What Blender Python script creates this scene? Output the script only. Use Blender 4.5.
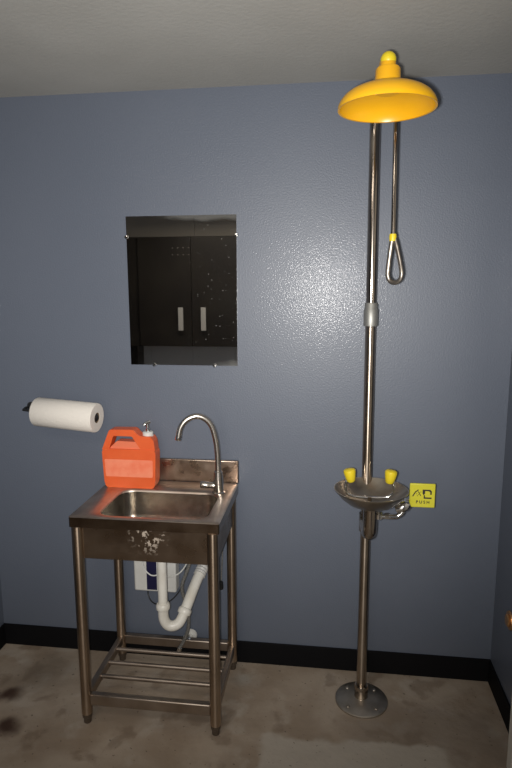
import bpy, bmesh, math, random
from mathutils import Vector, Matrix
for o in list(bpy.data.objects): bpy.data.objects.remove(o)
S = bpy.context.scene; C = S.collection; PI = math.pi
random.seed(4)

# ---------------------------------------------------------------- camera, world, light, exposure
YAW, PIT, ROL, FPX = .128, .162, -.003, 576.0
CAMP = Vector((0, -2.311, 1.637))
F = Vector((-math.sin(YAW)*math.cos(PIT), math.cos(YAW)*math.cos(PIT), -math.sin(PIT)))
R = Vector((math.cos(YAW), math.sin(YAW), 0)); U = R.cross(F)
R2 = R*math.cos(ROL)+U*math.sin(ROL); U2 = U*math.cos(ROL)-R*math.sin(ROL)
cd = bpy.data.cameras.new('camera'); cam = bpy.data.objects.new('camera', cd); C.objects.link(cam)
cd.sensor_fit = 'VERTICAL'; cd.sensor_height = 36; cd.lens = 36*FPX/768; cd.clip_start = .02
cam.matrix_world = Matrix(((R2.x, U2.x, -F.x, CAMP.x), (R2.y, U2.y, -F.y, CAMP.y), (R2.z, U2.z, -F.z, CAMP.z), (0, 0, 0, 1)))
S.camera = cam
w = bpy.data.worlds.new('world'); S.world = w; w.use_nodes = True
w.node_tree.nodes['Background'].inputs[0].default_value = (.5, .5, .52, 1)
w.node_tree.nodes['Background'].inputs[1].default_value = .05
def lamp(name, kind, loc, aim, energy, col=(1, 1, 1), **kw):
    d = bpy.data.lights.new(name, kind); d.energy = energy; d.color = col
    for k, v in kw.items(): setattr(d, k, v)
    o = bpy.data.objects.new(name, d); C.objects.link(o); o.location = loc
    o.rotation_euler = (Vector(aim)-Vector(loc)).to_track_quat('-Z', 'Y').to_euler(); return o
fl = Vector((-.035, -2.29, 1.625))
lamp('camera_flash', 'SPOT', fl, fl + F + Vector((-.06, 0, .17)), 185, (1, .97, .93), spot_size=math.radians(97), spot_blend=1.0, shadow_soft_size=.018)
lamp('room_light', 'AREA', (-.9, -2.2, 2.36), (-.9, -2.0, 0), 8.5, (1, .9, .78), shape='RECTANGLE', size=1.2, size_y=.5)
lamp('doorway_light', 'AREA', (-.36, -3.18, 1.15), (-.36, 0, 1.15), 7, (1, .95, .88), shape='RECTANGLE', size=.8, size_y=1.9)
S.view_settings.view_transform = 'Standard'; S.view_settings.look = 'None'
S.view_settings.gamma = 1; S.view_settings.exposure = 0; S.view_settings.use_curve_mapping = False

# ---------------------------------------------------------------- materials
def mat(name, col, rough=.5, metal=0, spec=.5, coat=0, noise=None, bump=None, sss=0, rvar=None):
    """noise=(scale, colour2, lo, hi[, stretch]); bump=(scale, distance[, detail]); rvar=(scale, r2)"""
    m = bpy.data.materials.new(name); m.use_nodes = True; nt = m.node_tree; b = nt.nodes['Principled BSDF']
    b.inputs['Base Color'].default_value = (*col, 1); b.inputs['Roughness'].default_value = rough
    b.inputs['Metallic'].default_value = metal; b.inputs['Specular IOR Level'].default_value = spec
    b.inputs['Coat Weight'].default_value = coat; b.inputs['Coat Roughness'].default_value = .10
    if sss:
        b.inputs['Subsurface Weight'].default_value = sss; b.inputs['Subsurface Scale'].default_value = .01
        b.inputs['Subsurface Radius'].default_value = (1, .4, .2)
    tc = nt.nodes.new('ShaderNodeTexCoord')
    def nz(scale, detail=5, stretch=(1, 1, 1)):
        mp = nt.nodes.new('ShaderNodeMapping'); mp.inputs['Scale'].default_value = stretch
        n = nt.nodes.new('ShaderNodeTexNoise'); n.inputs['Scale'].default_value = scale; n.inputs['Detail'].default_value = detail
        nt.links.new(tc.outputs['Object'], mp.inputs[0]); nt.links.new(mp.outputs[0], n.inputs['Vector']); return n
    if noise:
        n = nz(noise[0], 6, noise[4] if len(noise) > 4 else (1, 1, 1))
        r = nt.nodes.new('ShaderNodeMapRange'); r.inputs[1].default_value = noise[2]; r.inputs[2].default_value = noise[3]
        x = nt.nodes.new('ShaderNodeMix'); x.data_type = 'RGBA'
        x.inputs[6].default_value = (*col, 1); x.inputs[7].default_value = (*noise[1], 1)
        nt.links.new(n.outputs[0], r.inputs[0]); nt.links.new(r.outputs[0], x.inputs[0]); nt.links.new(x.outputs[2], b.inputs['Base Color'])
    if rvar:
        n = nz(rvar[0], 4); r = nt.nodes.new('ShaderNodeMapRange')
        r.inputs[1].default_value = .35; r.inputs[2].default_value = .65; r.inputs[3].default_value = rough; r.inputs[4].default_value = rvar[1]
        nt.links.new(n.outputs[0], r.inputs[0]); nt.links.new(r.outputs[0], b.inputs['Roughness'])
    if bump:
        n = nz(bump[0], bump[2] if len(bump) > 2 else 3); bp = nt.nodes.new('ShaderNodeBump'); bp.inputs['Distance'].default_value = bump[1]
        bp.inputs['Strength'].default_value = 1
        nt.links.new(n.outputs[0], bp.inputs['Height']); nt.links.new(bp.outputs[0], b.inputs['Normal'])
        if coat: nt.links.new(bp.outputs[0], b.inputs['Coat Normal'])
    return m
M = {}
M['wall'] = mat('blue_wall_paint', (.116, .136, .178), .45, spec=.55, coat=.11, noise=(1.3, (.128, .148, .190), .35, .7), bump=(165, .0008, 2))
M['ceiling'] = mat('ceiling_paint', (.46, .455, .43), .9, spec=.15, noise=(2.5, (.41, .405, .38), .3, .7), bump=(60, .0012, 5))
M['black_base'] = mat('black_vinyl_base', (.005, .005, .006), .7, spec=.15)
M['steel'] = mat('stainless_steel', (.54, .43, .33), .18, 1, noise=(5, (.36, .28, .21), .35, .7))
def brush(m, an=.85, rough=.3):
    nt = m.node_tree; b = nt.nodes['Principled BSDF']; tg = nt.nodes.new('ShaderNodeTangent'); tg.direction_type = 'RADIAL'; tg.axis = 'Z'
    b.inputs['Anisotropic'].default_value = an; b.inputs['Anisotropic Rotation'].default_value = .25; b.inputs['Roughness'].default_value = rough
    nt.links.new(tg.outputs[0], b.inputs['Tangent']); return m
brush(M['steel'])
M['brushed_pole'] = brush(mat('brushed_pole_steel', (.54, .46, .38), .2, 1, noise=(7, (.42, .35, .28), .4, .7)))
M['steel_pol'] = mat('polished_stainless', (.50, .44, .38), .15, 1, noise=(7, (.40, .34, .28), .4, .7))
M['splash'] = mat('backsplash_steel_dark_reflection', (.50, .40, .32), .24, 1, noise=(12, (.30, .22, .17), .35, .65), rvar=(18, .40))  # colour darkened to stand in for dark reflections; blotches vary at random
M['basin'] = mat('water_marked_basin_steel', (.46, .43, .38), .26, 1, noise=(40, (.36, .32, .27), .45, .6))
M['bowl'] = mat('dusty_bowl_steel', (.52, .47, .40), .30, 1, noise=(16, (.40, .35, .29), .4, .65))
M['loop'] = mat('dark_worn_loop_steel', (.26, .23, .20), .38, .9, noise=(40, (.42, .38, .33), .5, .65))
M['steel_dull'] = mat('dull_stained_steel', (.46, .39, .33), .40, 1, noise=(9, (.32, .26, .21), .35, .7), rvar=(14, .5))
M['flange'] = mat('worn_flange_steel', (.60, .56, .50), .42, 1, noise=(11, (.42, .37, .31), .4, .65), rvar=(20, .55))
M['steel_deck'] = mat('brushed_steel_worktop', (.56, .49, .43), .36, 1, noise=(9, (.42, .33, .27), .42, .7), rvar=(30, .46))
M['nickel'] = mat('brushed_nickel', (.62, .58, .53), .27, 1)
M['collar'] = mat('dull_grey_metal', (.36, .36, .34), .5, .75)
M['chrome'] = mat('chrome', (.8, .8, .79), .12, 1)
M['yellow'] = mat('yellow_enamel', (.86, .46, .010), .30, spec=.5, noise=(6, (.80, .40, .010), .4, .7))
M['lemon'] = mat('lemon_plastic', (.72, .56, .02), .42)
M['signy'] = mat('yellow_sign_face', (.62, .58, .035), .4, noise=(20, (.66, .6, .06), .4, .7))
M['ink'] = mat('black_print', (.025, .02, .015), .6)
M['orange'] = mat('orange_plastic', (.78, .135, .038), .38, sss=.15, noise=(14, (.74, .115, .030), .4, .7))
M['recess'] = mat('paler_orange_plastic', (.78, .20, .10), .45)
M['label'] = mat('faded_pink_label', (.90, .27, .15), .5, noise=(22, (.86, .20, .10), .4, .65))
M['white'] = mat('white_plastic', (.72, .72, .69), .38, noise=(9, (.62, .61, .57), .4, .7))
M['pvc'] = mat('white_drain_plastic', (.74, .72, .66), .36, noise=(14, (.60, .56, .48), .5, .75))
M['grey_pvc'] = mat('grey_corrugated_plastic', (.56, .55, .53), .5)
M['hose'] = mat('grey_braided_hose', (.30, .29, .27), .45, .4, noise=(260, (.14, .14, .13), .4, .6))
M['black'] = mat('black_rubber', (.012, .012, .012), .5)
M['paper'] = mat('paper_towel', (.78, .74, .68), .9, spec=.1, bump=(120, .0012, 2))
M['card'] = mat('cardboard_core', (.22, .15, .09), .9)
M['navy'] = mat('dark_blue_panel', (.012, .012, .05), .35)
M['copper'] = mat('copper_metal', (.62, .34, .15), .3, .8)
M['casing'] = mat('white_gloss_casing', (.74, .71, .64), .45)
M['black_cab'] = mat('black_cabinet_lacquer', (.035, .030, .026), .4, noise=(3, (.046, .040, .033), .4, .7))
M['silver'] = mat('silver_handle', (.85, .84, .80), .5, .1)
M['panel'] = mat('tan_wall_panelling', (.8, .74, .66), .7)
M['tile'] = mat('slate_blue_tile', (.70, .76, .84), .5)
M['grime'] = mat('dried_grime', (.10, .05, .03), .7)
M['rubber'] = mat('dark_foot_plastic', (.10, .075, .055), .45, .3)

def apron_mat():
    m = mat('soiled_sheet_steel', (.30, .235, .18), .24, 1, noise=(4, (.17, .125, .09), .35, .65), rvar=(12, .36)); nt = m.node_tree; b = nt.nodes['Principled BSDF']
    tc = nt.nodes.new('ShaderNodeTexCoord'); v = nt.nodes.new('ShaderNodeTexNoise'); v.inputs['Scale'].default_value = 75; v.inputs['Detail'].default_value = 5
    n = nt.nodes.new('ShaderNodeTexNoise'); n.inputs['Scale'].default_value = 7; n.inputs['Detail'].default_value = 2
    for q in (v, n): nt.links.new(tc.outputs['Object'], q.inputs['Vector'])
    a = nt.nodes.new('ShaderNodeMapRange'); a.inputs[1].default_value = .55; a.inputs[2].default_value = .60
    c = nt.nodes.new('ShaderNodeMapRange'); c.inputs[1].default_value = .52; c.inputs[2].default_value = .60
    mu = nt.nodes.new('ShaderNodeMath'); mu.operation = 'MULTIPLY'
    ds = nt.nodes.new('ShaderNodeVectorMath'); ds.operation = 'DISTANCE'; ds.inputs[1].default_value = (-.63, -.43, .775)
    nt.links.new(tc.outputs['Object'], ds.inputs[0]); c.inputs[1].default_value = .085; c.inputs[2].default_value = .03
    nt.links.new(v.outputs[0], a.inputs[0]); nt.links.new(ds.outputs['Value'], c.inputs[0]); nt.links.new(a.outputs[0], mu.inputs[0]); nt.links.new(c.outputs[0], mu.inputs[1])
    d = nt.nodes.new('ShaderNodeBsdfDiffuse'); d.inputs[0].default_value = (.40, .34, .28, 1)
    mx = nt.nodes.new('ShaderNodeMixShader'); nt.links.new(mu.outputs[0], mx.inputs[0]); nt.links.new(b.outputs[0], mx.inputs[1]); nt.links.new(d.outputs[0], mx.inputs[2])
    nt.links.new(mx.outputs[0], nt.nodes['Material Output'].inputs[0]); return m
M['apron'] = apron_mat()
M['edge'] = mat('folded_steel_dark_reflection', (.24, .19, .15), .22, 1, noise=(14, (.15, .11, .08), .4, .65))  # worktop lip: reflection of the dark room put into the steel colour

def mirror_mat():
    m = bpy.data.materials.new('spotted_mirror'); m.use_nodes = True; nt = m.node_tree; b = nt.nodes['Principled BSDF']
    b.inputs['Base Color'].default_value = (.80, .80, .78, 1); b.inputs['Metallic'].default_value = 1; b.inputs['Roughness'].default_value = .015
    tc = nt.nodes.new('ShaderNodeTexCoord')
    vo = nt.nodes.new('ShaderNodeTexVoronoi'); vo.inputs['Scale'].default_value = 70; vo.inputs['Randomness'].default_value = 1
    nt.links.new(tc.outputs['Object'], vo.inputs['Vector'])
    n = nt.nodes.new('ShaderNodeTexNoise'); n.inputs['Scale'].default_value = 9; nt.links.new(tc.outputs['Object'], n.inputs['Vector'])
    sp = nt.nodes.new('ShaderNodeSeparateXYZ'); nt.links.new(tc.outputs['Object'], sp.inputs[0])
    def mr(a, lo, hi, o0=0, o1=1):
        r = nt.nodes.new('ShaderNodeMapRange'); nt.links.new(a, r.inputs[0])
        for i, q in enumerate((lo, hi, o0, o1)): r.inputs[i+1].default_value = q
        return r.outputs[0]
    def mth(op, a, c):
        q = nt.nodes.new('ShaderNodeMath'); q.operation = op
        for i, z in enumerate((a, c)):
            if isinstance(z, float): q.inputs[i].default_value = z
            else: nt.links.new(z, q.inputs[i])
        return q.outputs[0]
    sx = nt.nodes.new('ShaderNodeSeparateColor'); nt.links.new(vo.outputs['Color'], sx.inputs[0])
    right = mr(sp.outputs[0], -.62, -.50)                       # splashes gather on the side over the tap
    pick = mr(sx.outputs[0], .35, .8)
    dots = mth('MULTIPLY', mth('MULTIPLY', mr(vo.outputs['Distance'], .17, .06), right), pick)
    top = mth('MULTIPLY', mr(mth('ADD', sp.outputs[2], mth('MULTIPLY', n.outputs[0], .05)), 1.935, 1.950), mr(sp.outputs[0], -.72, -.6))
    low = mth('MULTIPLY', mr(mth('SUBTRACT', sp.outputs[2], mth('MULTIPLY', n.outputs[0], .08)), 1.31, 1.28), mr(sp.outputs[0], -.48, -.42))
    f = mth('MAXIMUM', mth('MULTIPLY', dots, .55), mth('MAXIMUM', mth('MULTIPLY', top, .22), mth('MULTIPLY', low, .3)))
    d = nt.nodes.new('ShaderNodeBsdfDiffuse'); d.inputs[0].default_value = (.42, .42, .40, 1)
    mx = nt.nodes.new('ShaderNodeMixShader'); nt.links.new(f, mx.inputs[0]); nt.links.new(b.outputs[0], mx.inputs[1]); nt.links.new(d.outputs[0], mx.inputs[2])
    nt.links.new(mx.outputs[0], nt.nodes['Material Output'].inputs[0]); return m
M['mirror'] = mirror_mat()

def floor_mat():
    m = bpy.data.materials.new('worn_concrete'); m.use_nodes = True; nt = m.node_tree; b = nt.nodes['Principled BSDF']
    tc = nt.nodes.new('ShaderNodeTexCoord'); P = tc.outputs['Object']
    def nz(s, d=6, dist=0):
        n = nt.nodes.new('ShaderNodeTexNoise'); n.inputs['Scale'].default_value = s; n.inputs['Detail'].default_value = d
        n.inputs['Distortion'].default_value = dist; nt.links.new(P, n.inputs['Vector']); return n.outputs[0]
    def mr(a, lo, hi, o0=0., o1=1.):
        r = nt.nodes.new('ShaderNodeMapRange'); r.interpolation_type = 'SMOOTHSTEP'; nt.links.new(a, r.inputs[0])
        for i, q in enumerate((lo, hi, o0, o1)): r.inputs[i+1].default_value = q
        return r.outputs[0]
    def mth(op, a, c):
        q = nt.nodes.new('ShaderNodeMath'); q.operation = op
        for i, z in enumerate((a, c)):
            if isinstance(z, float): q.inputs[i].default_value = z
            else: nt.links.new(z, q.inputs[i])
        return q.outputs[0]
    def mix(f, a, c):
        x = nt.nodes.new('ShaderNodeMix'); x.data_type = 'RGBA'; nt.links.new(f, x.inputs[0])
        for i, z in ((6, a), (7, c)):
            if isinstance(z, tuple): x.inputs[i].default_value = (*z, 1)
            else: nt.links.new(z, x.inputs[i])
        return x.outputs[2]
    sp = nt.nodes.new('ShaderNodeSeparateXYZ'); nt.links.new(P, sp.inputs[0]); X, Y = sp.outputs[0], sp.outputs[1]
    wob = mth('MULTIPLY', mth('SUBTRACT', nz(6, 4), .5), .14)
    Xw, Yw = mth('ADD', X, wob), mth('SUBTRACT', Y, wob)
    col = mix(mr(nz(3.2, 8, .2), .38, .64), (.35, .275, .205), (.47, .39, .31))
    col = mix(mth('MULTIPLY', mr(nz(8, 8, .3), .52, .72), .55), col, (.54, .48, .41))
    col = mix(mth('MULTIPLY', mr(nz(7, 5, .3), .56, .66), .5), col, (.20, .145, .10))
    # smoother grey patch of screed in front, with a darker damp margin behind it
    px = mth('MULTIPLY', mr(Xw, -.24, -.20), mr(Xw, .47, .42)); py = mr(Yw, -.395, -.425)
    margin = mth('MULTIPLY', mr(Xw, .02, .16), mth('MULTIPLY', mr(Yw, -.14, -.24), mr(Xw, .68, .60)))
    col = mix(mth('MULTIPLY', margin, .5), col, (.25, .20, .155))
    col = mix(mth('MULTIPLY', mth('MULTIPLY', px, py), .8), col, (.54, .49, .42))
    # rust-dark stains near the left corner
    def spot(cx, cy, r, s=.03):
        dx, dy = mth('SUBTRACT', Xw, cx), mth('SUBTRACT', Yw, cy)
        d = mth('SQRT', mth('ADD', mth('MULTIPLY', dx, dx), mth('MULTIPLY', dy, dy)), 0.)
        return mr(d, r+s, max(r-s, 0.))
    col = mix(mth('MULTIPLY', mth('MAXIMUM', spot(-1.275, -.33, .045), spot(-1.19, -.50, .04)), .9), col, (.045, .016, .010))
    col = mix(mth('MULTIPLY', spot(-1.2, -.16, .13, .1), .45), col, (.12, .10, .075))
    col = mix(mth('MULTIPLY', spot(-.33, -.12, .02, .05), .6), col, (.42, .40, .36))
    col = mix(mth('MULTIPLY', mr(nz(60, 3), .66, .72), .6), col, (.06, .045, .03))
    nt.links.new(col, b.inputs['Base Color']); nt.links.new(mr(nz(5), .35, .65, .55, .8), b.inputs['Roughness'])
    b.inputs['Specular IOR Level'].default_value = .3
    bp = nt.nodes.new('ShaderNodeBump'); bp.inputs['Distance'].default_value = .006; bp.inputs['Strength'].default_value = .8
    nt.links.new(nz(16, 8), bp.inputs['Height']); nt.links.new(bp.outputs[0], b.inputs['Normal']); return m
M['floor'] = floor_mat()

# ---------------------------------------------------------------- mesh helpers
def obj(name, bm, m, parent=None, smooth=True, bevel=0, segs=2, auto=None, label=None):
    bmesh.ops.recalc_face_normals(bm, faces=bm.faces)
    me = bpy.data.meshes.new(name); bm.to_mesh(me); bm.free(); me.materials.append(M[m] if isinstance(m, str) else m)
    o = bpy.data.objects.new(name, me); C.objects.link(o)
    if parent:
        o.parent = parent; o.matrix_parent_inverse = Matrix.Translation(wloc(parent)).inverted()
    for p in me.polygons: p.use_smooth = smooth
    if bevel:
        b = o.modifiers.new('bevel', 'BEVEL'); b.width = bevel; b.segments = segs; b.limit_method = 'ANGLE'; b.angle_limit = math.radians(35)
    if smooth: me.set_sharp_from_angle(angle=math.radians(auto or 38))
    if label: o['label'] = label
    return o
def wloc(o):                                             # only a thing's empty is moved; its parts sit at the origin
    return Vector(o.location) if o.parent is None else Vector((0, 0, 0))
def thing(name, label, cat, loc, group=None):
    o = bpy.data.objects.new(name, None); C.objects.link(o); o.location = loc; o.empty_display_size = .05
    o['label'] = label; o['category'] = cat
    if group: o['group'] = group
    return o
def struct(name, bm, m, **kw):
    o = obj(name, bm, m, **kw); o['kind'] = 'structure'; return o
def box(bm, x0, x1, y0, y1, z0, z1, rot=None, piv=None):
    r = bmesh.ops.create_cube(bm, size=1)
    for v in r['verts']: v.co = Vector((x0+(v.co.x+.5)*(x1-x0), y0+(v.co.y+.5)*(y1-y0), z0+(v.co.z+.5)*(z1-z0)))
    if rot: bmesh.ops.rotate(bm, verts=r['verts'], cent=piv or ((x0+x1)/2, (y0+y1)/2, (z0+z1)/2), matrix=rot)
    return bm
def B(*a, **k): return box(bmesh.new(), *a, **k)
def loops(bm, ls, closed_ring=True, cap0=True, cap1=True, torus=False):
    vs = [[bm.verts.new(p) for p in l] for l in ls]; n = len(ls[0])
    pairs = list(zip(vs, vs[1:])) + ([(vs[-1], vs[0])] if torus else [])
    for a, b in pairs:
        for i in range(n): bm.faces.new((a[i], a[(i+1) % n], b[(i+1) % n], b[i]))
    if cap0 and not torus: bm.faces.new(vs[0][::-1])
    if cap1 and not torus: bm.faces.new(vs[-1])
    return bm
def smoothpath(pts, k=6):
    pts = [Vector(p) for p in pts]; P = [2*pts[0]-pts[1]] + pts + [2*pts[-1]-pts[-2]]; out = []
    for i in range(1, len(P)-2):
        a, b, c, d = P[i-1:i+3]
        for j in range(k):
            t = j/k
            out.append(.5*((2*b)+(c-a)*t+(2*a-5*b+4*c-d)*t*t+(3*b-a-3*c+d)*t**3))
    out.append(pts[-1]); return out
def tube(pts, r, seg=16, bm=None, smooth=False, k=6, rfun=None, closed=False, flat=1.0, caps=True):
    bm = bm or bmesh.new(); P = smoothpath(pts, k) if smooth else [Vector(p) for p in pts]
    ls = []; prev = None; n = len(P)
    for i, p in enumerate(P):
        if closed: t = (P[(i+1) % n]-P[i-1]).normalized()
        else: t = (P[min(i+1, n-1)]-P[max(i-1, 0)]).normalized()
        if prev is None:
            a = Vector((0, 0, 1)) if abs(t.z) < .9 else Vector((0, 1, 0)); u = (a - t*a.dot(t)).normalized()
        else: u = (prev - t*prev.dot(t)).normalized()
        prev = u; v = t.cross(u); rr = rfun(i/(n-1)) if rfun else r
        ls.append([p + u*math.cos(2*PI*j/seg)*rr*flat + v*math.sin(2*PI*j/seg)*rr for j in range(seg)])
    return loops(bm, ls, torus=closed, cap0=caps, cap1=caps)
def lathe(prof, c=(0, 0, 0), seg=40, bm=None, axis=None, closed=False):
    """prof: (r, h) pairs round +Z (or round 'axis') from point c"""
    bm = bm or bmesh.new(); c = Vector(c); ax = Vector(axis or (0, 0, 1)).normalized()
    q = Vector((0, 0, 1)).rotation_difference(ax); ls = []
    for r, h in prof:
        r = max(r, 1e-5); ls.append([c + q @ Vector((r*math.cos(2*PI*j/seg), r*math.sin(2*PI*j/seg), h)) for j in range(seg)])
    return loops(bm, ls, torus=closed)
def rrect(x0, x1, y0, y1, r, z, n=8):
    out = []
    for cx, cy, a0 in ((x1-r, y1-r, 0), (x0+r, y1-r, PI/2), (x0+r, y0+r, PI), (x1-r, y0+r, 1.5*PI)):
        for i in range(n+1):
            a = a0+PI/2*i/n; out.append(Vector((cx+r*math.cos(a), cy+r*math.sin(a), z)))
    return out
def prism(poly, y0, y1, holes=()):
    """outline in (x, z), extruded from y0 to y1"""
    bm = bmesh.new()
    for pl in (poly, *holes):
        v = [bm.verts.new((x, y0, z)) for x, z in pl]
        for i in range(len(v)): bm.edges.new((v[i-1], v[i]))
    bmesh.ops.triangle_fill(bm, use_beauty=True, use_dissolve=False, edges=bm.edges[:])
    bmesh.ops.recalc_face_normals(bm, faces=bm.faces)
    g = bmesh.ops.extrude_face_region(bm, geom=bm.faces[:])
    for v in g['geom']:
        if isinstance(v, bmesh.types.BMVert): v.co.y = y1
    return bm
def fillet(poly, r, n=4):
    out = []; m = len(poly)
    for i, p in enumerate(poly):
        p = Vector(p); a = Vector(poly[i-1])-p; b = Vector(poly[(i+1) % m])-p
        rr = min(r, a.length*.45, b.length*.45); s = p+a.normalized()*rr; e = p+b.normalized()*rr
        for j in range(n+1):
            t = j/n; q = s*(1-t)**2+p*2*t*(1-t)+e*t*t; out.append((q.x, q.y))
    return out

# ---------------------------------------------------------------- the room
X0, X1, XF, YF, H = -1.49, .693, -2.7, -3.25, 2.4
struct('floor', B(XF-.1, X1+.1, YF-.1, .1, -.08, 0), 'floor', smooth=False)
struct('ceiling', B(XF-.1, X1+.1, YF-.1, .1, H, H+.08), 'ceiling', smooth=False)
struct('wall_back', B(X0-.1, X1+.1, 0, .1, 0, H), 'wall', smooth=False)
struct('wall_right', B(X1, X1+.1, YF-.1, 0, 0, H), 'wall', smooth=False)
bm = B(X0-.1, X0, -1.0, 0, 0, H); box(bm, XF-.1, X0-.1, -1.0, -.9, 0, H); box(bm, XF-.1, XF, YF-.1, -1.0, 0, H)
struct('wall_left', bm, 'wall', smooth=False)
bm = B(XF-.1, X1+.1, YF-.1, YF, 0, H)
struct('wall_front', bm, 'tile', smooth=False)
bm = bmesh.new()
x = XF
while x < X1:                                            # upper panelling seen in the mirror
    box(bm, x+.002, min(x+.70, X1)-.002, YF, YF+.012, 2.10, H); x += .70
struct('trim_2', bm, 'panel', smooth=False)
bm = bmesh.new(); x = XF+.1
while x < X1:
    for z in (.30, .72): box(bm, x+.002, min(x+.42, X1)-.002, YF, YF+.008, z-.4 if z < .5 else z-.006+.0, z if z < .5 else 1.13) if z > .5 else box(bm, x+.002, min(x+.42, X1)-.002, YF, YF+.008, 0, .708)
    x += .42
struct('trim_3', bm, 'tile', smooth=False)
struct('trim_4', B(-2.05, -1.84, YF, -3.05, 0, 2.05), 'black_cab', smooth=False)
struct('baseboard_back', B(X0, X1, -.007, 0, 0, .102), 'black_base', bevel=.002)
struct('baseboard_right', B(X1-.007, X1, -.455, -.007, 0, .102), 'black_base', bevel=.002)
struct('baseboard_left', B(X0, X0+.007, -1.0, -.007, 0, .102), 'black_base', bevel=.002)
bm = B(.633, X1, -.50, -.455, 0, 2.1); box(bm, .668, X1, -1.38, -1.30, 0, 2.1); box(bm, .668, X1, -1.38, -.455, 2.1, 2.17)
struct('trim_1', bm, 'casing', bevel=.003)
dr = struct('door_1', B(.680, X1, -1.298, -.502, .008, 2.098), 'casing', bevel=.003)
obj('door_handle', lathe([(.02, 0), (.02, .006), (.01, .012), (.01, .035), (.024, .045), (.026, .06), (.018, .07), (.0, .072)], (.680, -1.22, 1.0), axis=(-1, 0, 0)), 'nickel', dr)

# ---------------------------------------------------------------- mirror on the wall
t = thing('wall_mirror', 'frameless rectangular mirror on blue wall, reflecting a black cabinet with two silver handles', 'mirror', (-.6, -.01, 1.33))
MX0, MX1, MZ0, MZ1 = -.822, -.372, 1.331, 1.929
obj('mirror_glass', B(MX0, MX1, -.008, -.001, MZ0, MZ1), 'mirror', t, smooth=False)
for x, z in ((MX0-.0, 1.848), (MX1+.0, 1.850), (-.722, MZ0), (-.467, MZ0)):
    obj('clip', lathe([(.0085, 0), (.0085, .009), (.006, .013), (.0, .0135)], (x, -.001, z), 20, axis=(0, -1, 0)), 'chrome', t, label='small round chrome mirror clip')

# ---------------------------------------------------------------- black cabinet behind the photographer, seen in the mirror
t = thing('wall_cabinet', 'black two-door cabinet with long silver handles, seen only in the mirror', 'cabinet', (-1.26, -3.06, 1.12))
obj('body', B(-1.92, -.76, -3.245, -2.92, 1.12, 2.115), 'black_cab', t, smooth=False, bevel=.003)
for s, xa, xb, hx in ((0, -1.757, -1.262, -1.358), (1, -1.258, -.763, -1.146)):
    d = obj('door', B(xa, xb, -2.918, -2.900, 1.125, 2.11), 'black_cab', t, smooth=False, bevel=.002)
    h = B(hx-.023, hx+.023, -2.875, -2.868, 1.27, 1.48)
    box(h, hx-.008, hx+.008, -2.9, -2.875, 1.285, 1.30); box(h, hx-.008, hx+.008, -2.9, -2.875, 1.45, 1.465)
    obj('handle', h, 'silver', d, smooth=False, bevel=.003)
for i in range(4):
    for j in range(2): obj('vent_hole', B(-1.43+i*.05, -1.424+i*.05, -2.9, -2.8985, 1.95+j*.06, 1.956+j*.06), 'panel', t, smooth=False)

# ---------------------------------------------------------------- paper towel roll
A = Vector((-1.210, -.086, 1.137)); Bv = Vector((-.939, -.110, 1.122)); ax = (Bv-A).normalized(); L = (Bv-A).length
t = thing('paper_towel_roll', 'white paper towel roll hanging sideways on its holder, left of the sink', 'paper towel', A)
obj('paper', lathe([(.022, 0), (.058, 0), (.0605, .004), (.0605, L-.004), (.058, L), (.022, L)], A, 56, axis=ax, closed=True), 'paper', t)
obj('cardboard_core', lathe([(.0195, .001), (.0215, .001), (.0215, L-.001), (.0195, L-.001)], A, 32, axis=ax, closed=True), 'card', t, label='brown cardboard core')
t = thing('paper_towel_holder', 'black metal arm through the white paper towel roll', 'holder', (-1.275, -.001, 1.14))
H0 = A-ax*.068
obj('rod', tube([(H0.x-.004, -.004, H0.z+.002), (H0.x-.004, -.05, H0.z+.002), tuple(H0+Vector((.0, .006, 0))), tuple(A-ax*.015), tuple(Bv+ax*.004)], .006, 12), 'black', t)
obj('end_plug', lathe([(.0, -.03), (.018, -.03), (.018, -.004), (.011, .002), (.0, .003)], Bv, 24, axis=ax), 'black', t)
obj('wall_plate', lathe([(.0, 0), (.018, 0), (.018, .004), (.0, .006)], (H0.x-.004, 0, H0.z+.002), 24, axis=(0, -1, 0)), 'black', t)

# ---------------------------------------------------------------- sink
ZT = .835; DX0, DX1, DY0, DY1 = -.924, -.370, -.447, -.020
s = thing('utility_sink', 'freestanding stainless steel utility sink on four legs with lower shelf', 'sink', (-.648, -.235, 0))
n = 8
outer = lambda z, e=0: rrect(DX0+e, DX1-e, DY0+e, DY1-e, .006, z, n)
BX0, BX1, BY0, BY1 = -.832, -.425, -.418, -.140
bas = lambda e, z, r: rrect(BX0+e, BX1-e, BY0+e, BY1-e, r, z, n)
ls = [outer(.795, .012), outer(.795, .001), outer(ZT-.003, .001), outer(ZT-.0025, .001)]
obj('edge_band', loops(bmesh.new(), ls, cap0=False, cap1=False), 'edge', s, auto=50, label='folded edge of the worktop, dark reflection in its colour')
ls = [outer(ZT-.003, 0), outer(ZT, .003), bas(-.004, ZT, .062), bas(0, ZT-.004, .058), bas(.002, ZT-.010, .056)]
obj('worktop', loops(bmesh.new(), ls, cap0=False, cap1=False), 'steel_deck', s, auto=50)
ls = [bas(.002, ZT-.010, .056), bas(.006, ZT-.10, .055), bas(.012, ZT-.128, .052), bas(.030, ZT-.143, .045), bas(.07, ZT-.147, .04)]
bs = obj('basin', loops(bmesh.new(), ls, cap0=False), 'basin', s, auto=60, label='rounded rectangular basin')
obj('drain_strainer', lathe([(0, 0), (.012, .001), (.030, .002), (.038, .005), (.042, .003), (.043, 0)], (-.628, -.262, ZT-.1475), 32), 'chrome', bs)
bm = B(DX0+.002, DX1, -.020, -.005, ZT-.002, .932)
obj('backsplash', bm, 'splash', s, bevel=.004)
bm = B(-.905, -.388, -.432, -.429, .672, .800)
obj('apron', bm, 'apron', s, smooth=False, label='soiled front apron under the worktop')
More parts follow.
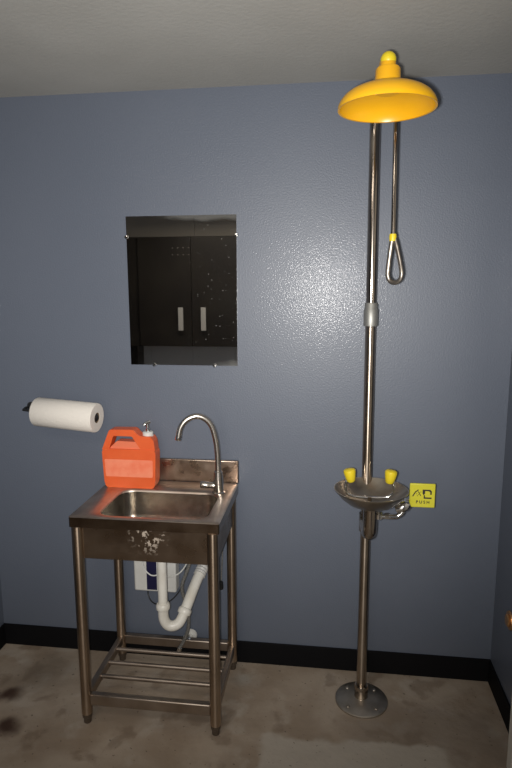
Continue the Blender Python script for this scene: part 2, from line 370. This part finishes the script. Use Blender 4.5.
for x in (-.905, -.391): obj('apron', B(x, x+.003, -.428, -.035, .672, .800), 'apron', s, smooth=False)
LX, LY = (-.898, -.397), (-.432, -.052)
for x in LX:
    for y in LY:
        fx = .018 if y < -.3 else .018
        lg = obj('leg', lathe([(.0, .0), (.0205, .0), (.0205, .004), (.0205, .755), (.0, .755)], (x, y, .041), 28), 'steel', s, auto=60)
        obj('foot', lathe([(0, 0), (.012, 0), (.0145, .003), (.0145, .022), (.0185, .026), (.0185, .041), (.0, .041)], (x, y, 0), 24), 'rubber', lg)
obj('crossbar', B(-.880, -.415, -.444, -.419, .080, .124), 'steel_dull', s, bevel=.004, label='front bar of the lower shelf')
obj('crossbar', B(-.880, -.415, -.066, -.040, .088, .128), 'steel_dull', s, bevel=.004)
for x in LX: obj('crossbar', B(x-.012, x+.012, -.414, -.070, .086, .122), 'steel_dull', s, bevel=.004)
for y in (-.135, -.225, -.312): obj('shelf_rod', tube([(-.886, y, .108), (-.409, y, .108)], .0085, 14), 'steel_dull', s)

# ---------------------------------------------------------------- tap
t = thing('gooseneck_faucet', 'brushed nickel gooseneck tap standing on the sink worktop', 'faucet', (-.432, -.14, ZT))
obj('base', lathe([(0, 0), (.026, 0), (.026, .004), (.021, .007), (.021, .045), (.017, .088), (.013, .092), (0, .092)], (-.432, -.14, ZT), 32), 'nickel', t)
sp = [(-.432, -.14, ZT+.085), (-.434, -.14, 1.00), (-.441, -.142, 1.06), (-.456, -.146, 1.112), (-.482, -.153, 1.142), (-.515, -.162, 1.151), (-.548, -.172, 1.138), (-.571, -.18, 1.108), (-.580, -.184, 1.066)]
obj('spout', tube(sp, .0118, 20, smooth=True, k=8), 'nickel', t, auto=60)
obj('aerator', lathe([(0, -.006), (.011, -.006), (.0125, -.004), (.0125, .008), (0, .008)], (-.5805, -.184, 1.064), 20, axis=(.2, .1, 1)), 'chrome', t)
hd = obj('handle', lathe([(0, 0), (.013, 0), (.013, .026), (.0145, .028), (.0145, .058), (.012, .062), (0, .063)], (-.442, -.143, .866), 24, axis=(-1, -.12, .06)), 'nickel', t)

# ---------------------------------------------------------------- orange jug
JY0, JY1 = -.128, -.066
t = thing('soap_jug', 'orange plastic jug with white pump top, standing on the sink corner', 'jug', (-.80, -.085, ZT))
body = fillet([(-.906, ZT), (-.704, ZT), (-.696, .86), (-.692, .985), (-.700, .998), (-.912, .998), (-.918, .985), (-.913, .86)], .012)
obj('body', prism(body, JY0, JY1), 'orange', t, bevel=.014, segs=4)
hole = fillet([(-.868, 1.052), (-.790, 1.052), (-.754, .996), (-.888, .996)], .006)[::-1]
up = fillet([(-.920, .990), (-.892, 1.060), (-.884, 1.078), (-.782, 1.080), (-.768, 1.062), (-.752, 1.053), (-.710, 1.052), (-.699, 1.035), (-.694, .990)], .010)
obj('handle', prism(up, JY0+.003, JY1-.006, [hole]), 'orange', t, bevel=.006, segs=3, label='carry handle with slanted opening')
obj('grip_recess', prism(fillet([(-.893, .985), (-.750, .985), (-.768, 1.028), (-.855, 1.030), (-.882, 1.005)], .004), JY0+.009, JY1-.010), 'recess', t, bevel=.004, label='paler recessed panel below the handle')
obj('label', prism(fillet([(-.904, .882), (-.706, .882), (-.704, .955), (-.908, .955)], .006), JY0-.0008, JY0+.004), 'label', t, label='pale faded label band', smooth=False)
obj('cap', lathe([(0, 0), (.022, 0), (.022, .016), (.018, .020), (0, .020)], (-.731, -.094, 1.048), 28), 'white', t, label='white screw cap')
pm = lathe([(0, .0), (.009, .0), (.009, .014), (.006, .016), (.006, .034), (.0, .034)], (-.731, -.094, 1.066), 20)
tube([(-.722, -.092, 1.108), (-.730, -.096, 1.106), (-.739, -.103, 1.101), (-.744, -.106, 1.094)], .0075, 12, pm, smooth=True, k=4)
obj('pump', pm, 'chrome', t, label='small shiny pump top', auto=50)

# ---------------------------------------------------------------- drain trap under the basin
t = thing('drain_trap', 'white plastic U-bend drain pipe hanging under the sink basin', 'drain pipe', (-.636, -.262, .31))
obj('tailpiece', lathe([(0, 0), (.0185, 0), (.0185, .275), (0, .275)], (-.638, -.262, .400), 28), 'pvc', t)
obj('slip_nut', lathe([(.018, -.012), (.026, -.012), (.028, -.008), (.028, .006), (.024, .012), (.018, .014)], (-.638, -.262, .400), 12, closed=True), 'pvc', t)
obj('trap_bend', tube([(-.638, -.262, .392), (-.637, -.262, .350), (-.625, -.26, .322), (-.604, -.256, .313), (-.583, -.248, .320), (-.570, -.238, .338), (-.562, -.228, .358)], .0205, 24, smooth=True, k=6), 'pvc', t)
v = Vector((.10, .40, .80)).normalized()
obj('slip_nut', lathe([(.018, -.012), (.026, -.012), (.028, -.008), (.028, .006), (.024, .012), (.018, .014)], (-.5605, -.225, .362), 12, axis=(.30, .55, .8), closed=True), 'pvc', t)
obj('waste_arm', tube([(-.562, -.228, .358), (-.552, -.200, .385), (-.541, -.160, .420), (-.530, -.120, .450), (-.524, -.10, .462)], .0215, 24, smooth=True), 'pvc', t)
P = smoothpath([(-.526, -.105, .458), (-.519, -.075, .474), (-.512, -.035, .482), (-.511, -.001, .483)], 12)
obj('corrugated_end', tube(P, .021, 24, rfun=lambda q: .0235+.0022*math.cos(q*PI*18)), 'grey_pvc', t, label='grey ribbed end of the drain pipe')

t = thing('wall_control_box', 'white plastic box with dark blue stripe on the wall behind the drain pipe', 'box', (-.735, -.001, .345))
obj('casing', B(-.828, -.640, -.060, -.001, .342, .520), 'white', t, bevel=.008, segs=3)
obj('stripe', B(-.770, -.725, -.0615, -.058, .352, .500), 'navy', t, smooth=False, label='dark blue stripe')
for pts in ([(-.79, -.064, .50), (-.77, -.09, .465), (-.735, -.10, .44), (-.70, -.095, .45), (-.68, -.066, .49)], [(-.72, -.064, .50), (-.69, -.1, .45), (-.645, -.11, .445), (-.60, -.09, .47), (-.57, -.02, .53)]):
    obj('wire', tube(pts, .003, 8, smooth=True), 'white', t, label='thin white wire')
obj('wire', tube([(-.775, -.03, .345), (-.775, -.035, .315), (-.755, -.05, .29), (-.72, -.06, .285), (-.67, -.05, .30), (-.63, -.03, .345), (-.61, -.02, .42), (-.60, -.02, .55)], .0028, 8, smooth=True), 'black', t, label='thin black wire')

t = thing('angle_valve', 'small white round shut-off valve low on the wall behind the sink', 'valve', (-.592, -.001, .115))
obj('wall_flange', lathe([(0, 0), (.028, 0), (.026, .006), (.010, .010), (0, .010)], (-.592, -.008, .118), 28, axis=(0, -1, 0)), 'white', t)
obj('valve_body', lathe([(0, 0), (.010, 0), (.010, .034), (.014, .036), (.014, .050), (0, .052)], (-.592, -.014, .118), 20, axis=(0, -1, 0)), 'chrome', t)
obj('knob', lathe([(0, 0), (.010, 0), (.017, .004), (.018, .016), (.012, .020), (0, .021)], (-.598, -.045, .118), 12, axis=(-1, -.1, 0)), 'white', t)
t = thing('supply_hose', 'grey braided hose curving down behind the white drain pipe', 'hose', (-.590, -.06, .13))
obj('braided_tube', tube([(-.560, -.10, .660), (-.556, -.095, .55), (-.580, -.10, .47), (-.602, -.105, .40), (-.592, -.10, .33), (-.578, -.10, .26), (-.582, -.10, .20), (-.600, -.102, .15), (-.624, -.10, .105)], .0075, 14, smooth=True), 'hose', t)
obj('fitting', lathe([(0, 0), (.010, 0), (.010, .022), (0, .022)], (-.627, -.10, .092), 12, axis=(.3, 0, .9)), 'chrome', t)
t = thing('power_cord', 'thin dark cord with small plug hanging on the wall beside the right rear leg', 'cord', (-.448, -.01, .36))
obj('cable', tube([(-.452, -.008, .62), (-.445, -.010, .52), (-.450, -.010, .42), (-.452, -.012, .385)], .0032, 8, smooth=True), 'hose', t)
obj('plug', lathe([(0, 0), (.010, 0), (.012, .006), (.010, .032), (.004, .038), (0, .038)], (-.453, -.014, .350), 14), 'black', t)

# ---------------------------------------------------------------- emergency shower and eyewash
PX, PY = .149, -.171
t = thing('emergency_shower', 'tall steel emergency shower pole with yellow shower head and eyewash bowl', 'emergency shower', (PX, PY, 0))
obj('pole', tube([(PX+.001, PY, .03), (PX, PY, .75), (PX-.003, PY, 1.52)], .0195, 28), 'brushed_pole', t, auto=60, label='lower steel pole')
obj('pole', tube([(PX-.003, PY, 1.52), (PX-.007, PY, 2.14), (PX-.007, PY, 2.204), (PX-.007, PY-.010, 2.231), (PX-.007, PY-.035, 2.247), (PX-.007, PY-.07, 2.249), (PX-.006, -.545, 2.249)], .0188, 28), 'steel_pol', t, auto=60, label='upper steel pole bending forward to the shower head')
obj('coupling', lathe([(.018, 0), (.0255, 0), (.0262, .004), (.0262, .058), (.0235, .062), (.0235, .080), (.021, .084), (.018, .084)], (PX-.003, PY, 1.506), 32, closed=True), 'collar', t, label='dull grey pipe coupling')
fl = lathe([(0, 0), (.104, 0), (.104, .007), (.100, .010), (.045, .012), (.030, .016), (.0, .016)], (PX+.002, PY-.014, 0), 56)
bf = obj('base_flange', fl, 'flange', t, label='round floor flange')
for a in (45, 135, 225, 315):
    obj('bolt', lathe([(0, 0), (.008, 0), (.008, .002), (.006, .004), (0, .004)], (PX+.002+.077*math.cos(math.radians(a)), PY-.014+.077*math.sin(math.radians(a)), .010), 12), 'flange', bf)
obj('pole_socket', lathe([(0, 0), (.026, 0), (.0275, .004), (.0275, .050), (.025, .055), (.0, .055)], (PX+.001, PY-.006, .012), 32), 'steel_pol', t)
# shower head
HX, HY, HZ = .1435, -.60, 2.1245; RH = .1335
out = [(1.0, 0), (1.0, .006), (.985, .013), (.95, .022), (.885, .033), (.78, .043), (.65, .051), (.50, .057), (.36, .0605), (.27, .065)]
prof = [(r*RH, z) for r, z in out] + [(.032, .072), (.0, .072)]
inn = [(.0, .060), (.03, .060)] + [(max(r*RH-.004, .02), z-.005) for r, z in out[::-1][1:-1]] + [(RH-.005, .001)]
bm = lathe(prof[:-1] + inn[1:], (HX, HY, HZ), 72, closed=True)
sh = obj('shower_head', bm, 'yellow', t, auto=50, label='yellow bell-shaped shower head')
obj('neck', lathe([(0, .0), (.040, .0), (.037, .006), (.0345, .012), (.0335, .040), (.030, .045), (.0, .045)], (HX, HY, HZ+.060), 40), 'yellow', sh, label='yellow collar')
obj('elbow', tube([(HX, HY, HZ+.098), (HX, HY, HZ+.118), (HX-.001, HY+.010, HZ+.1245), (HX-.002, HY+.070, HZ+.1245)], .0205, 28), 'yellow', sh, auto=60, label='yellow elbow')
bm = bmesh.new(); bmesh.ops.create_uvsphere(bm, u_segments=28, v_segments=16, radius=.0212, matrix=Matrix.Translation((HX, HY, HZ+.1255)))
obj('elbow_cap', bm, 'lemon', sh)
obj('spray_plate', lathe([(0, 0), (.030, 0), (.034, .004), (.030, .012), (0, .014)], (HX, HY, HZ+.040), 32), 'yellow', sh)
# pull rod
RY = -.42; vb = obj('shower_valve', lathe([(0, -.03), (.027, -.03), (.029, -.02), (.029, .02), (.027, .03), (0, .03)], (PX-.006, RY, 2.249), 28, axis=(0, 1, 0)), 'steel_pol', t)
rod = obj('pull_rod', tube([(.168, RY, 2.249), (.183, RY, 2.247), (.186, RY, 2.235), (.187, RY, 2.13), (.190, RY, 1.802)], .0075, 14), 'steel_pol', t, auto=60)
tri = [(.188, -.42, 1.795), (.183, -.415, 1.75), (.179, -.41, 1.70), (.179, -.408, 1.680), (.186, -.41, 1.664), (.200, -.42, 1.658), (.213, -.43, 1.665), (.218, -.435, 1.684), (.214, -.43, 1.715), (.204, -.425, 1.76), (.195, -.42, 1.795)]
obj('pull_handle', tube(smoothpath(tri, 4), .0062, 12, closed=True, flat=1.25), 'loop', rod, label='triangular loop handle')
obj('handle_tie', lathe([(0, -.011), (.0105, -.011), (.0115, 0), (.0105, .011), (0, .011)], (.1895, RY, 1.797), 20), 'lemon', rod, label='yellow sleeve above the loop')
# eyewash
EX, EY, EZ = .155, -.300, .930; RB = .1315
prof = [(1.0, .0), (1.0, .003), (.975, .003), (.95, -.001), (.82, -.022), (.62, -.043), (.40, -.056), (.20, -.061), (.0, -.062)]
un = [(.0, -.068), (.20, -.067), (.40, -.062), (.62, -.049), (.82, -.028), (.95, -.007)]
bw = obj('eyewash_bowl', lathe([(r*RB, z) for r, z in prof + un], (EX, EY, EZ), 64, closed=True), 'bowl', t, auto=50, label='shallow steel eyewash bowl')
obj('bowl_drain', lathe([(0, 0), (.008, .001), (.019, .002), (.022, 0)], (EX, EY, EZ-.062), 24), 'chrome', bw)
obj('drain_elbow', tube([(EX, EY, .872), (EX, EY, .800), (EX, EY, .778), (EX-.001, EY+.008, .762), (EX-.003, EY+.028, .754), (PX, PY+.005, .754)], .0255, 28), 'steel_pol', t, auto=60, label='drain elbow below the bowl')
obj('tee', lathe([(.0195, -.035), (.0255, -.035), (.0255, .035), (.0195, .035)], (PX, PY, .754), 28, closed=True), 'steel_pol', t)
yk = obj('spray_yoke', tube([(.066, -.33, .968), (.064, -.33, .945), (.069, -.33, .926), (.086, -.33, .915), (.115, -.33, .912), (.149, -.33, .911), (.185, -.33, .912), (.212, -.33, .916), (.228, -.33, .928), (.232, -.33, .946), (.229, -.33, .968)], .0048, 14, smooth=True), 'chrome', t)
bm = lathe([(0, 0), (.008, 0), (.008, .045), (.0, .045)], (.149, -.33, .868), 18)
obj('yoke_stem', bm, 'steel_pol', yk)
for cx, tl in ((.0745, -.18), (.2215, .12)):
    obj('nozzle_cap', lathe([(0, 0), (.010, 0), (.0145, .004), (.0180, .018), (.0215, .038), (.0205, .044), (.015, .048), (.0, .049)], (cx-tl*.05, -.33, .966), 24, axis=(tl, 0, 1)), 'lemon', yk, label='yellow nozzle cap')
pp = obj('supply_pipe', tube([(.160, -.300, .832), (.225, -.300, .831), (.250, -.298, .833), (.266, -.296, .845), (.272, -.292, .862)], .0098, 18, smooth=True), 'chrome', t)
obj('pipe_nut', lathe([(0, 0), (.015, 0), (.0165, .003), (.0165, .013), (.013, .018), (0, .018)], (.178, -.300, .832), 6, axis=(1, 0, 0)), 'chrome', pp)
obj('pipe_nut', lathe([(0, 0), (.0125, 0), (.0125, .014), (0, .014)], (.206, -.300, .832), 6, axis=(1, 0, 0)), 'chrome', pp)
vv = obj('ball_valve', lathe([(0, -.028), (.013, -.028), (.016, -.018), (.021, -.006), (.021, .010), (.016, .020), (.013, .026), (0, .026)], (.270, -.288, .866), 24, axis=(.8, .1, .35)), 'chrome', t)
obj('valve_stem', tube([(.272, -.286, .868), (.279, -.262, .868), (.286, -.2265, .870), (.318, -.2252, .872)], .007, 12), 'chrome', vv)
# push sign
SX0, SZ0, SW, SY = .2995, .8475, .091, -.240
sg = obj('push_plate', B(SX0, SX0+SW, SY, SY+.008, SZ0, SZ0+SW), 'signy', t, bevel=.003, label='yellow PUSH plate with eyewash pictogram')
def onplate(pl, name, y=SY-.0006):
    obj(name, prism([(SX0+a*SW, SZ0+b*SW) for a, b in pl], y, SY+.002), 'ink', sg, smooth=False)
# left: hand and water drops; right: bold head profile
arc = [(.10+.16*(1-math.cos(a)), .50+.24*math.sin(a)) for a in [i*PI/2/8 for i in range(9)]]
onplate([(.10, .47), (.20, .66), (.33, .76), (.35, .73), (.235, .63), (.14, .46)], 'hand_mark')
onplate([(.31, .68), (.34, .68), (.45, .50), (.42, .49)], 'hand_mark')
for a, b in ((.26, .56), (.33, .53), (.29, .48), (.37, .60), (.42, .64)):
    onplate([(a, b), (a+.03, b), (a+.03, b+.03), (a, b+.03)], 'drop_mark')
onplate([(.50, .72), (.50, .76), (.80, .76), (.86, .70), (.86, .56), (.80, .56), (.80, .66), (.74, .70), (.60, .70), (.60, .60), (.56, .56), (.60, .50), (.60, .44), (.86, .44), (.86, .38), (.55, .38), (.55, .52), (.50, .60)], 'face_mark')
fc = bpy.data.curves.new('push_text', 'FONT'); fc.body = 'PUSH'; fc.size = .0155; fc.extrude = .0008; fc.offset = .0003; fc.align_x = 'CENTER'; fc.space_character = 1.5
to = bpy.data.objects.new('push_text', fc); C.objects.link(to); bpy.context.view_layer.update()
me = bpy.data.meshes.new_from_object(to.evaluated_get(bpy.context.evaluated_depsgraph_get()))
bpy.data.objects.remove(to); bm = bmesh.new(); bm.from_mesh(me)
for q in bm.verts: q.co = Vector((SX0+SW*.52+q.co.x, SY-.0002-q.co.z, SZ0+SW*.18+q.co.y))
obj('push_lettering', bm, 'ink', sg, smooth=False)

# ---------------------------------------------------------------- small things on the right wall
t = thing('copper_fitting', 'small copper-coloured fitting low on the dark right wall, cut by the picture edge', 'fitting', (.69, -.22, .40))
obj('wall_flange', lathe([(0, 0), (.036, 0), (.034, .005), (0, .007)], (X1-.0005, -.205, .403), 24, axis=(-1, 0, 0)), 'copper', t)
obj('stub', lathe([(0, 0), (.022, 0), (.024, .006), (.020, .010), (0, .011)], (X1-.004, -.205, .403), 20, axis=(-1, 0, 0)), 'copper', t)
